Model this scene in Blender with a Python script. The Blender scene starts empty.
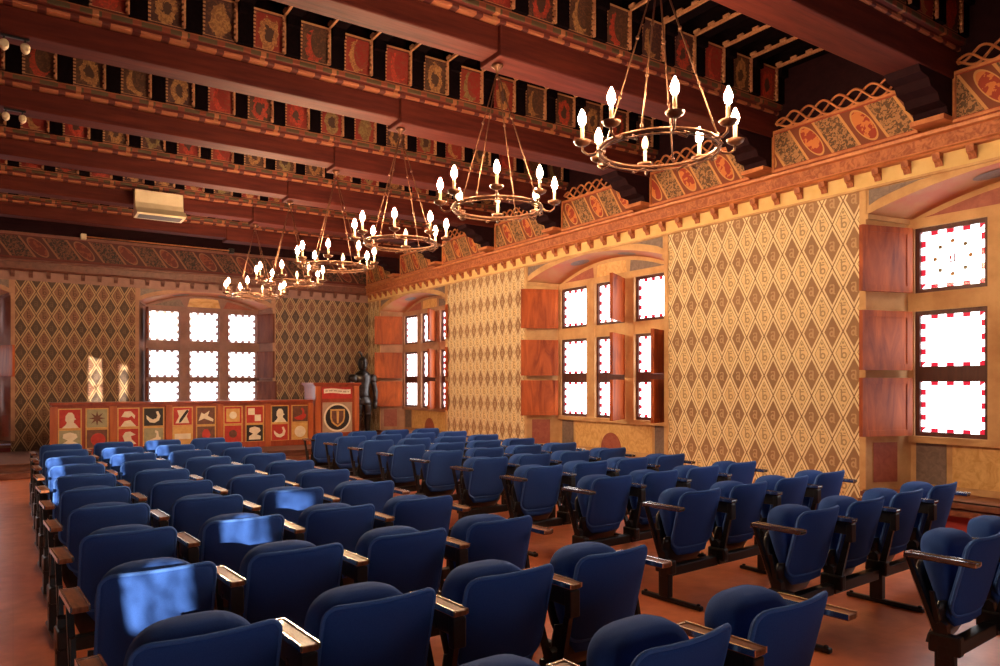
import bpy, bmesh, math, random
from mathutils import Vector, Matrix
R = random.Random(7)
PI = math.pi
sc = bpy.context.scene
COL = sc.collection
cos, sin = math.cos, math.sin

# ------------------------------------------------------------------ materials
def new_mat(name):
    m = bpy.data.materials.new(name); m.use_nodes = True
    nt = m.node_tree; nt.nodes.clear()
    out = nt.nodes.new('ShaderNodeOutputMaterial')
    return m, nt, out

class X:
    """scalar node expression"""
    def __init__(s, nt, v): s.nt, s.v = nt, v
    def _op(s, op, *a):
        n = s.nt.nodes.new('ShaderNodeMath'); n.operation = op
        for i, q in enumerate((s,) + a):
            if isinstance(q, X): q = q.v
            if isinstance(q, (int, float)): n.inputs[i].default_value = q
            else: s.nt.links.new(q, n.inputs[i])
        return X(s.nt, n.outputs[0])
    def __add__(s, o): return s._op('ADD', o)
    def __radd__(s, o): return s._op('ADD', o)
    def __sub__(s, o): return s._op('SUBTRACT', o)
    def __rsub__(s, o): return X(s.nt, o)._op('SUBTRACT', s)
    def __mul__(s, o): return s._op('MULTIPLY', o)
    def __rmul__(s, o): return s._op('MULTIPLY', o)
    def __truediv__(s, o): return s._op('DIVIDE', o)
    def lt(s, o): return s._op('LESS_THAN', o)
    def gt(s, o): return s._op('GREATER_THAN', o)
    def abs(s): return s._op('ABSOLUTE')
    def floor(s): return s._op('FLOOR')
    def fract(s): return s._op('FRACT')
    def sin(s): return s._op('SINE')
    def sqrt(s): return s._op('SQRT')
    def max(s, o): return s._op('MAXIMUM', o)
    def min(s, o): return s._op('MINIMUM', o)
    def inv(s): return 1.0 - s

def rgba(c): return (c[0], c[1], c[2], 1.0)
def srgb(r, g, b):
    f = lambda v: (v/255/12.92) if v/255 <= .04045 else ((v/255+.055)/1.055)**2.4
    return (f(r), f(g), f(b))
def mix(nt, fac, a, b):
    n = nt.nodes.new('ShaderNodeMix'); n.data_type = 'RGBA'
    f = fac.v if isinstance(fac, X) else fac
    if isinstance(f, (int, float)): n.inputs[0].default_value = f
    else: nt.links.new(f, n.inputs[0])
    for i, c in ((6, a), (7, b)):
        if isinstance(c, tuple): n.inputs[i].default_value = rgba(c)
        else: nt.links.new(c, n.inputs[i])
    return n.outputs[2]
def coords(nt, kind='Object'):
    t = nt.nodes.new('ShaderNodeTexCoord'); s = nt.nodes.new('ShaderNodeSeparateXYZ')
    nt.links.new(t.outputs[kind], s.inputs[0])
    return X(nt, s.outputs[0]), X(nt, s.outputs[1]), X(nt, s.outputs[2]), t.outputs[kind]
def noise(nt, vec, scale=5, detail=4, rough=.6, stretch=None, dist=0.0):
    if stretch:
        mp = nt.nodes.new('ShaderNodeMapping'); mp.inputs['Scale'].default_value = stretch
        nt.links.new(vec, mp.inputs[0]); vec = mp.outputs[0]
    n = nt.nodes.new('ShaderNodeTexNoise'); n.inputs['Scale'].default_value = scale
    n.inputs['Detail'].default_value = detail; n.inputs['Roughness'].default_value = rough
    n.inputs['Distortion'].default_value = dist
    nt.links.new(vec, n.inputs['Vector'])
    return X(nt, n.outputs['Fac'])
def contrast(x, lo, hi):
    n = x.nt.nodes.new('ShaderNodeMapRange'); n.inputs[1].default_value = lo; n.inputs[2].default_value = hi
    x.nt.links.new(x.v, n.inputs[0]); return X(x.nt, n.outputs[0])
def combine(nt, a, b, c):
    n = nt.nodes.new('ShaderNodeCombineXYZ')
    for i, q in enumerate((a, b, c)):
        if isinstance(q, X): nt.links.new(q.v, n.inputs[i])
        else: n.inputs[i].default_value = q
    return n.outputs[0]
def finish(nt, out, col, rough=.6, metal=0, spec=.5, bump=None, bstr=.2, sheen=0, coat=0):
    p = nt.nodes.new('ShaderNodeBsdfPrincipled')
    if isinstance(col, tuple): p.inputs['Base Color'].default_value = rgba(col)
    else: nt.links.new(col, p.inputs['Base Color'])
    if isinstance(rough, X): nt.links.new(rough.v, p.inputs['Roughness'])
    else: p.inputs['Roughness'].default_value = rough
    p.inputs['Metallic'].default_value = metal
    p.inputs['Specular IOR Level'].default_value = spec
    p.inputs['Sheen Weight'].default_value = sheen
    p.inputs['Coat Weight'].default_value = coat
    if bump is not None:
        b = nt.nodes.new('ShaderNodeBump'); b.inputs['Strength'].default_value = bstr; b.inputs['Distance'].default_value = .02
        nt.links.new(bump.v, b.inputs['Height']); nt.links.new(b.outputs[0], p.inputs['Normal'])
    nt.links.new(p.outputs[0], out.inputs[0])

def m_noise(name, c1, c2, scale=6, rough=.6, stretch=None, metal=0, spec=.5, lo=.3, hi=.7, bstr=0, sheen=0, dist=0, coat=0):
    m, nt, out = new_mat(name)
    x, y, z, v = coords(nt)
    n = noise(nt, v, scale, 5, .6, stretch, dist)
    finish(nt, out, mix(nt, contrast(n, lo, hi), c1, c2), rough, metal, spec, n if bstr else None, bstr, sheen, coat)
    return m

MAT = {}
# beams : dark stained timber, grain along X
MAT['beam'] = m_noise('beam_timber', srgb(64, 21, 19), srgb(92, 36, 26), 3, .62, (.5, 6, 6), spec=.12, bstr=.15)
MAT['beam_dark'] = m_noise('corbel_timber', srgb(30, 12, 17), srgb(42, 18, 22), 3, .8, (1, 4, 6), spec=.08, bstr=.1)
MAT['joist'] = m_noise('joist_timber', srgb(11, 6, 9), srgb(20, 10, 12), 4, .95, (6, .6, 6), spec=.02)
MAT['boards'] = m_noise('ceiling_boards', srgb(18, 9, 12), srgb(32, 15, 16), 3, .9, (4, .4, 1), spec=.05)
MAT['bead'] = m_noise('painted_bead', srgb(150, 88, 60), srgb(192, 140, 100), 40, .6)
MAT['gilt'] = m_noise('gilded_moulding', srgb(176, 96, 56), srgb(214, 138, 84), 8, .5)
MAT['stone'] = m_noise('buff_stone', srgb(196, 146, 96), srgb(222, 178, 124), 3, .75, lo=.35, hi=.65)
MAT['stone_pink'] = m_noise('pink_stone', srgb(166, 118, 92), srgb(194, 146, 114), 5, .75)
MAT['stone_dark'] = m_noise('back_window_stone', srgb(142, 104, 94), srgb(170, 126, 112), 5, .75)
MAT['cream'] = m_noise('cream_plaster', srgb(222, 184, 116), srgb(236, 204, 140), 4, .8)
MAT['wood_dark'] = m_noise('dark_window_wood', srgb(70, 34, 28), srgb(98, 50, 38), 6, .5, (3, 3, .5))
MAT['shutter'] = m_noise('shutter_wood', srgb(108, 36, 16), srgb(208, 102, 44), 2.0, .55, (3, 3, .6), lo=.25, hi=.75, dist=1.0, spec=.25)
MAT['shutter_dark'] = m_noise('shutter_wood_dark', srgb(92, 46, 34), srgb(134, 72, 50), 3, .65, (3, 3, .6), spec=.15)
MAT['desk_wood'] = m_noise('desk_red_wood', srgb(138, 52, 30), srgb(176, 80, 46), 3, .4, (3, 3, .5), coat=.15)
MAT['desk_post'] = m_noise('desk_post_wood', srgb(160, 74, 36), srgb(196, 104, 54), 3, .4, (3, 3, .5), coat=.15)
MAT['step_wood'] = m_noise('step_wood', srgb(104, 56, 40), srgb(140, 82, 56), 3, .45, (.6, 5, 5))
MAT['red_paint'] = m_noise('red_riser', srgb(120, 24, 24), srgb(150, 36, 30), 5, .6)
MAT['fabric'] = m_noise('blue_upholstery', (.024, .068, .27), (.033, .092, .34), 260, .85, spec=.15, sheen=0, bstr=.05)
MAT['piping'] = m_noise('edge_piping_cloth', (.05, .13, .42), (.07, .17, .50), 200, .8, spec=.2)  # lighter blue painted in for light catching the backrest rim
MAT['plastic'] = m_noise('black_shell', (.010, .010, .013), (.018, .017, .02), 30, .42)
MAT['steel'] = m_noise('black_steel', (.014, .013, .014), (.025, .022, .022), 30, .35, metal=.3)
MAT['chrome'] = m_noise('chrome_trim', (.62, .6, .58), (.75, .73, .7), 12, .22, metal=1)
MAT['arm_wood'] = m_noise('armrest_wood', srgb(104, 58, 38), srgb(150, 90, 60), 9, .36, (6, 1, 1), spec=.35, coat=.08)
MAT['arm_dark'] = m_noise('dark_armrest', (.018, .014, .013), (.035, .026, .022), 9, .22, (6, 1, 1), coat=.6)
MAT['iron'] = m_noise('wrought_iron', srgb(92, 58, 42), srgb(132, 88, 62), 20, .4, metal=.6)
MAT['redbrown_moulding'] = m_noise('red_brown_moulding', srgb(104, 54, 42), srgb(132, 76, 56), 8, .55)  # darker copy of the gilding, the end wall's dimness put into its colour
MAT['candle'] = m_noise('candle_sleeve', srgb(226, 190, 140), srgb(240, 214, 170), 10, .6)
MAT['white'] = m_noise('cream_casing', srgb(214, 188, 150), srgb(226, 204, 170), 6, .5)
MAT['grey_dark'] = m_noise('dark_grille', srgb(70, 60, 60), srgb(96, 84, 80), 60, .6)
MAT['armour'] = m_noise('armour_steel', (.045, .04, .038), (.10, .09, .085), 8, .3, metal=.95)
MAT['black'] = m_noise('black_paint', srgb(34, 28, 30), srgb(48, 38, 36), 10, .6)
MAT['red'] = m_noise('heraldic_red', srgb(176, 40, 36), srgb(200, 58, 46), 14, .55)
MAT['ivory'] = m_noise('heraldic_ivory', srgb(226, 206, 180), srgb(240, 226, 206), 14, .55)
MAT['ochre'] = m_noise('heraldic_ochre', srgb(206, 152, 84), srgb(226, 178, 106), 14, .55)
MAT['sage'] = m_noise('heraldic_sage', srgb(150, 142, 112), srgb(176, 164, 130), 14, .55)
MAT['brownp'] = m_noise('heraldic_brown', srgb(96, 56, 46), srgb(124, 76, 58), 14, .55)
MAT['panel_stone'] = m_noise('lectern_panel', srgb(170, 138, 116), srgb(190, 158, 134), 8, .6)
MAT['marble_y'] = m_noise('yellow_marble', srgb(214, 158, 88), srgb(236, 190, 122), 3.0, .45, (1, 2.5, 2), lo=.35, hi=.6, dist=2.5)
MAT['marble_g'] = m_noise('grey_marble', srgb(112, 92, 84), srgb(146, 122, 108), 16, .5, dist=1)
MAT['marble_r'] = m_noise('red_marble', srgb(150, 70, 56), srgb(178, 98, 74), 12, .5, dist=1)
MAT['soffit'] = m_noise('painted_soffit', srgb(196, 148, 98), srgb(200, 112, 80), 1.6, .7, lo=.35, hi=.62)
MAT['plain_wall'] = m_noise('plain_plaster', srgb(160, 116, 80), srgb(180, 134, 94), 2, .85)
MAT['carpet'] = m_noise('dais_carpet', srgb(110, 66, 54), srgb(130, 84, 66), 12, .9)

def mat_floor():
    m, nt, out = new_mat('polished_terracotta')
    x, y, z, v = coords(nt)
    n1 = noise(nt, v, .8, 5, .6, dist=.6); n2 = noise(nt, v, 7, 4, .6)
    c = mix(nt, contrast(n1, .3, .7), srgb(208, 106, 66), srgb(240, 146, 98))
    c = mix(nt, contrast(n2, .35, .75) * .35, c, srgb(150, 72, 52))
    tx = (x / .6).fract(); ty = (y / .6).fract()
    j = tx.lt(.008).max(ty.lt(.008))
    c = mix(nt, j * .12, c, srgb(96, 44, 34))
    finish(nt, out, c, contrast(n2, 0, 1) * .12 + .27, 0, .5, n2, .015)
    return m
MAT['floor'] = mat_floor()

def mat_pattern(name, axis, light, light2, dark, dark2, line, ink, ink2, cw=.25, chh=.472):
    """diamond wall painting with blackletter b and a inside the diamonds"""
    m, nt, out = new_mat(name)
    x, y, z, v = coords(nt)
    s = y if axis == 'Y' else x
    u = s / cw; w = z / chh
    p = u + w; q = u - w
    P = (p + .5).floor(); Q = (q + .5).floor()
    fp = p - P; fq = q - Q
    par = ((P + Q) * .5).fract().abs().gt(.25)          # 1 = dark diamonds
    e = fp.abs().max(fq.abs())
    sg = -1.0 if axis == 'Y' else 1.0                   # reading direction on this wall
    du = (fp + fq) * (.5 * cw * sg); dv = (fp - fq) * (.5 * chh)
    def seg(cx, cy, hx, hy): return (du - cx).abs().lt(hx) * (dv - cy).abs().lt(hy)
    def ring(cx, cy, r, t, ky=1.0):
        a = (du - cx); b = (dv - cy) / ky
        return ((a * a + b * b).sqrt() - r).abs().lt(t)
    lb = seg(-.018, .012, .008, .066).max(ring(.012, -.026, .024, .008, 1.15)).max(seg(.0, .045, .03, .007))
    lb = lb.max(seg(.016, .072, .014, .006)).max(seg(-.03, .072, .008, .006)).max(ring(0, -.098, .006, .008)).max(ring(0, .112, .006, .008))
    la = ring(-.008, -.022, .02, .008, 1.2).max(seg(.018, -.008, .008, .05)).max(seg(-.004, .044, .024, .007)).max(seg(.028, -.056, .008, .006)).max(seg(-.026, .036, .007, .01))
    big = noise(nt, v, 1.1, 4, .6); fine = noise(nt, v, 22, 3, .6)
    cl = mix(nt, contrast(big, .3, .7), light, light2)
    cd = mix(nt, contrast(big, .3, .7), dark, dark2)
    cl = mix(nt, lb * .62, cl, ink)
    cd = mix(nt, la * .7, cd, ink2)
    c = mix(nt, par, cl, cd)
    l1 = e.gt(.325) * e.lt(.355) * par.inv(); l2 = e.gt(.474)
    pale = (e + par * -.02).gt(.355) * e.lt(.472)
    c = mix(nt, pale * .9, c, line)
    c = mix(nt, l1 * .8, c, ink)
    c = mix(nt, l2 * .9, c, ink)
    c = mix(nt, contrast(fine, .45, .8) * .22, c, dark2)
    finish(nt, out, c, .75, 0, .3)
    return m
MAT['pattern_right'] = mat_pattern('diamond_wall_painting', 'Y', srgb(238, 208, 158), srgb(228, 194, 144), srgb(168, 128, 94), srgb(148, 110, 80),
                                   srgb(244, 220, 176), srgb(128, 88, 62), srgb(208, 170, 130))
MAT['pattern_back'] = mat_pattern('diamond_wall_painting_shaded', 'X', srgb(140, 104, 80), srgb(150, 100, 80), srgb(102, 82, 68), srgb(84, 66, 58),
                                  srgb(190, 154, 114), srgb(76, 54, 44), srgb(120, 96, 78), cw=.262, chh=.485)  # own darker diamonds, deepened further to paint in the end wall's dimness

def mat_frieze(name, axis, pal, k=.62, cell=.30):
    m, nt, out = new_mat(name)
    x, y, z, v = coords(nt)
    s = y if axis == 'Y' else x
    t = (s - (z - 4.0) * k) / cell if axis == 'Y' else (s + (z - 4.0) * k) / cell
    i = t.floor(); f = t - i
    odd = (i * .5).fract().abs().gt(.25)
    n = noise(nt, v, 26, 3, .6, dist=1.0)
    n3 = noise(nt, v, 9, 3, .6)
    leaf = mix(nt, n.gt(.5), pal['leaf'], pal['leafbg'])
    rz = (z - 4.26) / .19; rf = (f - .5) / .34
    el = (rz * rz + rf * rf).sqrt()
    shield = mix(nt, n3.gt(.52), pal['red'], pal['red2'])
    oval = mix(nt, el.lt(1.0), pal['bg'], pal['line'])
    oval = mix(nt, el.lt(.88), oval, shield)
    c = mix(nt, odd, leaf, oval)
    band = f.lt(.1)
    c = mix(nt, band, c, pal['line'])
    edge = z.lt(4.06).max(z.gt(4.46))
    c = mix(nt, edge, c, pal['red'])
    finish(nt, out, c, .65, 0, .3)
    return m
MAT['frieze'] = mat_frieze('frieze_painting', 'Y', dict(leaf=srgb(98, 70, 48), leafbg=srgb(172, 122, 82), red=srgb(158, 60, 40), red2=srgb(206, 122, 66), bg=srgb(128, 66, 44), line=srgb(204, 146, 90)))
MAT['frieze_back'] = mat_frieze('frieze_painting_shaded', 'X', dict(leaf=srgb(48, 32, 28), leafbg=srgb(104, 62, 44), red=srgb(94, 36, 30), red2=srgb(120, 58, 38), bg=srgb(74, 34, 30), line=srgb(130, 84, 60)), .7, .4)  # colours darkened to carry the shade on the end wall

def mat_cornice_band(axis):
    m, nt, out = new_mat('cornice_scroll_' + axis.lower())
    x, y, z, v = coords(nt)
    n = noise(nt, v, 14, 3, .6, dist=1.5)
    c = mix(nt, contrast(n, .4, .6), srgb(150, 82, 52), srgb(188, 116, 74))
    finish(nt, out, c, .6, 0, .3)
    return m
MAT['band'] = mat_cornice_band('Y')

def mat_moulding():
    m, nt, out = new_mat('dashed_moulding')
    x, y, z, v = coords(nt)
    f = (x / .24).fract(); g = (x / .72 + .2).fract()
    a = mix(nt, f.lt(.72), srgb(84, 30, 28), srgb(164, 96, 66))
    b = mix(nt, f.lt(.7), srgb(120, 56, 40), srgb(78, 62, 42))
    a = mix(nt, z.gt(4.732), a, srgb(92, 36, 30))
    c = mix(nt, z.gt(4.752), a, b)
    c = mix(nt, g.lt(.07), c, srgb(160, 100, 66))
    c = mix(nt, z.gt(4.795), c, srgb(140, 80, 54))
    finish(nt, out, c, .55, 0, .3)
    return m
MAT['moulding'] = mat_moulding()

PJ = .463; JX0 = 4.10   # joist pitch
def mat_panel():
    """small painted panels between the joists: each its own colours and figure"""
    m, nt, out = new_mat('painted_ceiling_panels')
    x, y, z, v = coords(nt)
    t = (x - JX0) / PJ; i = t.floor(); f = t - i
    yi = (y / 1.97 + .2).floor()
    wn = nt.nodes.new('ShaderNodeTexWhiteNoise'); wn.noise_dimensions = '2D'
    nt.links.new(combine(nt, i, yi, 0.0), wn.inputs['Vector'])
    r1 = X(nt, wn.outputs['Value'])
    sp = nt.nodes.new('ShaderNodeSeparateColor'); nt.links.new(wn.outputs['Color'], sp.inputs[0])
    r2, r3 = X(nt, sp.outputs[1]), X(nt, sp.outputs[2])
    bg = mix(nt, r1.gt(.45), srgb(128, 32, 29), srgb(70, 42, 32))
    bg = mix(nt, r1.gt(.8), bg, srgb(64, 34, 34))
    fg = mix(nt, r2.gt(.4), srgb(176, 126, 76), srgb(182, 58, 38))
    fg = mix(nt, r2.gt(.75), fg, srgb(136, 118, 74))
    nz = noise(nt, v, 11, 3, .6, dist=1.2)
    a = (f - .66) / .22; b = (z - 4.98) / .17
    el = (a * a + b * b).sqrt() + (nz - .5) * 1.1
    a2 = (f - .75) / .18; b2 = (z - 5.03) / .15
    cres = (a2 * a2 + b2 * b2).sqrt().lt(1.0) * r3.gt(.6)
    fig = el.lt(.9) * cres.inv()
    nm = noise(nt, v, 24, 3, .65, dist=1.5)
    bg = mix(nt, contrast(nm, .48, .62) * .55, bg, srgb(112, 70, 44))
    fg = mix(nt, contrast(nm, .42, .56) * .6, fg, srgb(86, 44, 34))
    c = mix(nt, fig * .85, bg, fg)
    c = mix(nt, el.lt(.42) * r3.lt(.5), c, srgb(70, 44, 36))
    fr = f.lt(.385).max(f.gt(.95)).max(z.lt(4.835)).max(z.gt(5.165))
    dots = ((z / .035).fract().lt(.55)).max(0) * fr
    c = mix(nt, fr * .8, c, srgb(72, 30, 28))
    c = mix(nt, dots * .7, c, srgb(196, 140, 96))
    finish(nt, out, c, .6, 0, .3)
    return m
MAT['cpanel'] = mat_panel()

def mat_dentil_bg(): return MAT['cream']

def mat_pane(name, strength, border, teeth, dots=True):
    """daylit leaded pane, toothed coloured border (UV 0..1)"""
    m, nt, out = new_mat(name)
    u, w, _, v = coords(nt, 'UV')
    du = u.min(1.0 - u); dw = w.min(1.0 - w); d = du.min(dw)
    su = (u * (teeth * PI * 2) + .6).sin().gt(0.1); sw = (w * (teeth * PI * 2) + .6).sin().gt(0.1)
    vert = du.lt(dw)
    tooth = vert * sw + vert.inv() * su
    b = d.lt(.075) * tooth
    n = noise(nt, v, 5, 2, .5)
    gx = (u * 5 + .5).fract(); gy = (w * 5 + .5).fract()
    dot = (gx - .5).abs().lt(.04) * (gy - .5).abs().lt(.04)
    col = mix(nt, contrast(n, .2, .8), (.93, .95, 1.0), (1, 1, 1))
    if dots: col = mix(nt, dot * .12, col, (.45, .5, .6))
    col = mix(nt, b, col, border)
    st = (b * (.30 - 1.0) + 1.0) * strength
    e = nt.nodes.new('ShaderNodeEmission'); nt.links.new(col, e.inputs[0]); nt.links.new(st.v, e.inputs[1])
    g = nt.nodes.new('ShaderNodeBsdfGlossy'); g.inputs['Roughness'].default_value = .15; g.inputs[0].default_value = (.05, .05, .05, 1)
    a = nt.nodes.new('ShaderNodeAddShader'); nt.links.new(e.outputs[0], a.inputs[0]); nt.links.new(g.outputs[0], a.inputs[1])
    nt.links.new(a.outputs[0], out.inputs[0])
    return m
PANE_S = 5.0
MAT['pane'] = mat_pane('stained_glass_pane', PANE_S, srgb(190, 30, 50), 4)
MAT['pane_back'] = mat_pane('scalloped_glass_pane', 3.2, srgb(150, 110, 110), 4, False)
def mat_sunpane():
    m, nt, out = new_mat('uneven_old_glass')  # blotchy transparency added to break the sun into dapples
    x, y, z, v = coords(nt)
    n = noise(nt, v, 10, 3, .6, (1, 1.6, 1.0), 1.2)
    c = mix(nt, contrast(n, .42, .56), (.12, .12, .13), (.98, .98, .96))
    t = nt.nodes.new('ShaderNodeBsdfTransparent'); nt.links.new(c, t.inputs[0])
    nt.links.new(t.outputs[0], out.inputs[0])
    return m
MAT['sunpane'] = mat_sunpane()
def mat_emit(name, c, s):
    m, nt, out = new_mat(name)
    e = nt.nodes.new('ShaderNodeEmission'); e.inputs[0].default_value = rgba(c); e.inputs[1].default_value = s
    nt.links.new(e.outputs[0], out.inputs[0]); return m
BULB = 560.0
MAT['bulb'] = mat_emit('lit_flame_bulb', (1, .69, .40), BULB)
MAT['bulb_off'] = m_noise('unlit_flame_bulb', srgb(236, 214, 180), srgb(244, 226, 196), 8, .25)

# ------------------------------------------------------------------ mesh helpers
def bx(bm, x0, x1, y0, y1, z0, z1, bev=0, M=None):
    r = bmesh.ops.create_cube(bm, size=1)
    vs = r['verts']
    for v in vs:
        v.co = Vector((x0 + (v.co.x + .5) * (x1 - x0), y0 + (v.co.y + .5) * (y1 - y0), z0 + (v.co.z + .5) * (z1 - z0)))
    if bev:
        es = list({e for v in vs for e in v.link_edges})
        b = bmesh.ops.bevel(bm, geom=es, offset=bev, segments=2, affect='EDGES', profile=.5)
        vs = list({v for f in b['faces'] for v in f.verts} | {v for v in vs if v.is_valid})
    if M is not None:
        for v in vs: v.co = M @ v.co
    return vs
def tube(bm, pts, rad, seg=8, cap=True):
    pts = [Vector(p) for p in pts]; n = len(pts)
    if not isinstance(rad, (list, tuple)): rad = [rad] * n
    rings = []; up = None
    for i, p in enumerate(pts):
        d = (pts[min(i + 1, n - 1)] - pts[max(i - 1, 0)]).normalized()
        if up is None:
            up = Vector((0, 0, 1)) if abs(d.z) < .9 else Vector((0, 1, 0))
        a = d.cross(up).normalized(); b = a.cross(d).normalized(); up = b
        rings.append([bm.verts.new(p + (a * cos(2 * PI * k / seg) + b * sin(2 * PI * k / seg)) * rad[i]) for k in range(seg)])
    for i in range(n - 1):
        for k in range(seg):
            bm.faces.new((rings[i][k], rings[i][(k + 1) % seg], rings[i + 1][(k + 1) % seg], rings[i + 1][k]))
    if cap:
        bm.faces.new(rings[0][::-1]); bm.faces.new(rings[-1])
def closed_tube(bm, pts, rad, seg=8):
    pts = [Vector(p) for p in pts]; n = len(pts); rings = []
    for i, p in enumerate(pts):
        d = (pts[(i + 1) % n] - pts[i - 1]).normalized()
        a = d.cross(Vector((0, 0, 1))).normalized(); b = a.cross(d)
        rings.append([bm.verts.new(p + (a * cos(2 * PI * k / seg) + b * sin(2 * PI * k / seg)) * rad) for k in range(seg)])
    for i in range(n):
        for k in range(seg):
            j = (i + 1) % n
            bm.faces.new((rings[i][k], rings[i][(k + 1) % seg], rings[j][(k + 1) % seg], rings[j][k]))
def lathe(bm, prof, c=(0, 0, 0), seg=16, sx=1, sy=1):
    rings = []
    for r, z in prof:
        rings.append([bm.verts.new((c[0] + r * sx * cos(2 * PI * k / seg), c[1] + r * sy * sin(2 * PI * k / seg), c[2] + z)) for k in range(seg)])
    for i in range(len(prof) - 1):
        for k in range(seg):
            bm.faces.new((rings[i][k], rings[i][(k + 1) % seg], rings[i + 1][(k + 1) % seg], rings[i + 1][k]))
    bm.faces.new(rings[0][::-1]); bm.faces.new(rings[-1])
def prism(bm, poly, f, d0, d1):
    """2-D outline extruded; f(u, v, d) -> point"""
    a = [bm.verts.new(f(u, v, d0)) for u, v in poly]; b = [bm.verts.new(f(u, v, d1)) for u, v in poly]
    n = len(poly)
    bm.faces.new(a[::-1]); bm.faces.new(b)
    for i in range(n): bm.faces.new((a[i], a[(i + 1) % n], b[(i + 1) % n], b[i]))
def pillow(bm, outline, th, f):
    """rounded cushion slab over an outline; f(u, v, d) -> point; th(u,v) half thickness"""
    cu = sum(p[0] for p in outline) / len(outline); cv = sum(p[1] for p in outline) / len(outline)
    steps = [(.0, .0), (.35, 1.0), (.72, .97), (.90, .86), (.97, .6), (1.0, .0), (.97, -.6), (.90, -.86), (.72, -.97), (.35, -1.0), (.0, -1.0)]
    steps[0] = (.0, 1.0)
    n = len(outline); rings = []
    for s, h in steps:
        if s == 0: rings.append([bm.verts.new(f(cu, cv, h * th(cu, cv)))]); continue
        ring = []
        for (u, v) in outline:
            uu, vv = cu + (u - cu) * s, cv + (v - cv) * s
            ring.append(bm.verts.new(f(uu, vv, h * th(uu, vv))))
        rings.append(ring)
    for a, b in zip(rings, rings[1:]):
        for i in range(n):
            j = (i + 1) % n
            if len(a) == 1: bm.faces.new((a[0], b[i], b[j]))
            elif len(b) == 1: bm.faces.new((a[i], b[0], a[j]))
            else: bm.faces.new((a[i], b[i], b[j], a[j]))
def sheet(bm, grid):
    vs = [[bm.verts.new(p) for p in row] for row in grid]
    for a, b in zip(vs, vs[1:]):
        for i in range(len(a) - 1): bm.faces.new((a[i], a[i + 1], b[i + 1], b[i]))
def quad(bm, *p): bm.faces.new([bm.verts.new(q) for q in p])
def B(): return bmesh.new()
def obj(name, bm, mat, parent=None, smooth=False, loc=None):
    bmesh.ops.recalc_face_normals(bm, faces=bm.faces)
    me = bpy.data.meshes.new(name); bm.to_mesh(me); bm.free()
    for p in me.polygons: p.use_smooth = smooth
    me.materials.append(MAT[mat] if isinstance(mat, str) else mat)
    o = bpy.data.objects.new(name, me); COL.objects.link(o)
    if parent: o.parent = parent
    if loc: o.location = loc
    return o
def sm(o, ang=40):
    me = o.data
    for p in me.polygons: p.use_smooth = True
    me.update()
    try:
        me.set_sharp_from_angle(angle=math.radians(ang))
    except Exception: pass
    return o
def empty(name, loc=(0, 0, 0), rz=0):
    o = bpy.data.objects.new(name, None); COL.objects.link(o); o.location = loc; o.rotation_euler = (0, 0, rz)
    o.empty_display_size = .1
    return o
def tag(o, label=None, cat=None, group=None, kind=None):
    if label: o['label'] = label
    if cat: o['category'] = cat
    if group: o['group'] = group
    if kind: o['kind'] = kind
    return o
def struct(o, label=None): 
    o['kind'] = 'structure'
    if label: o['label'] = label; o['category'] = label.split(';')[0] if False else o.name.split('_')[0]
    return o
def copy_tree(o, parent=None):
    c = o.copy(); COL.objects.link(c)
    if parent: c.parent = parent
    for ch in KIDS.get(o, ()): 
        copy_tree(ch, c)
    return c
KIDS = {}
def kids(o):
    ks = [c for c in bpy.data.objects if c.parent == o]
    KIDS[o] = ks
    for k in ks: kids(k)

# ------------------------------------------------------------------ room dimensions
XR_, YB, XLW, YF = 7.5, 17.2, -4.0, -7.0
ZTOP = 5.42
bm = B(); quad(bm, (XLW, YF, 0), (XR_ + .6, YF, 0), (XR_ + .6, YB + .6, 0), (XLW, YB + .6, 0))
struct(obj('floor', bm, 'floor'), 'polished reddish terracotta floor of the hall')
bm = B(); bx(bm, XLW - .3, XR_ + .9, YF - .3, YB + .9, ZTOP, ZTOP + .1)
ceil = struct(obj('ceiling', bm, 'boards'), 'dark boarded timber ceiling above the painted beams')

# ---- walls with arched window niches; local (s along wall, n outwards, z)
D = .5; HW = 1.62; HWI = 1.31; ZS, RISE = 3.34, .25; ZSI, RISEI = 3.30, .27; ZSEAT = .43
LW, MU = .71, .20
ROWS = [(1.0, 1.62), (1.69, 2.32), (2.51, 3.2)]
def arc(hw, zs, rise, n=24):
    rr = (hw * hw + rise * rise) / (2 * rise)
    out = []
    for i in range(n + 1):
        s = -hw + 2 * hw * i / n
        out.append((s, zs + math.sqrt(max(rr * rr - s * s, 0)) - (rr - rise)))
    return out

def wall_with_niches(name, P, s0, s1, cs, pat, stone, hws, label, ztop=ZTOP):
    """P(s,n,z); cs = niche centres"""
    bm = B()
    edges = [s0]
    for c, hw in zip(cs, hws): edges += [c - hw, c + hw]
    edges.append(s1)
    for a, b in zip(edges[::2], edges[1::2]):
        if b - a > .01:
            quad(bm, P(a, 0, 0), P(b, 0, 0), P(b, 0, 3.62), P(a, 0, 3.62))
    w = struct(obj(name, bm, pat), label)
    bm = B()
    for a, b in zip(edges[::2], edges[1::2]):
        if b - a > .01:                       # buff border strips beside the niches
            if a > s0 + .01: bx2(bm, P, a, a + .07, -.012, 0, ZSEAT, 3.62)
            if b < s1 - .01: bx2(bm, P, b - .07, b, -.012, 0, ZSEAT, 3.62)
    for c, hw in zip(cs, hws):
        ar = arc(hw, ZS, RISE)
        for (u0, z0), (u1, z1) in zip(ar, ar[1:]):
            quad(bm, P(c + u0, 0, z0), P(c + u1, 0, z1), P(c + u1, 0, 3.62), P(c + u0, 0, 3.62))
    obj('spandrel', bm, stone, w)
    bm = B(); quad(bm, P(s0, 0, 3.62), P(s1, 0, 3.62), P(s1, 0, ztop), P(s0, 0, ztop))
    obj('upper_wall', bm, 'plain_wall', w)
    return w
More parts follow.
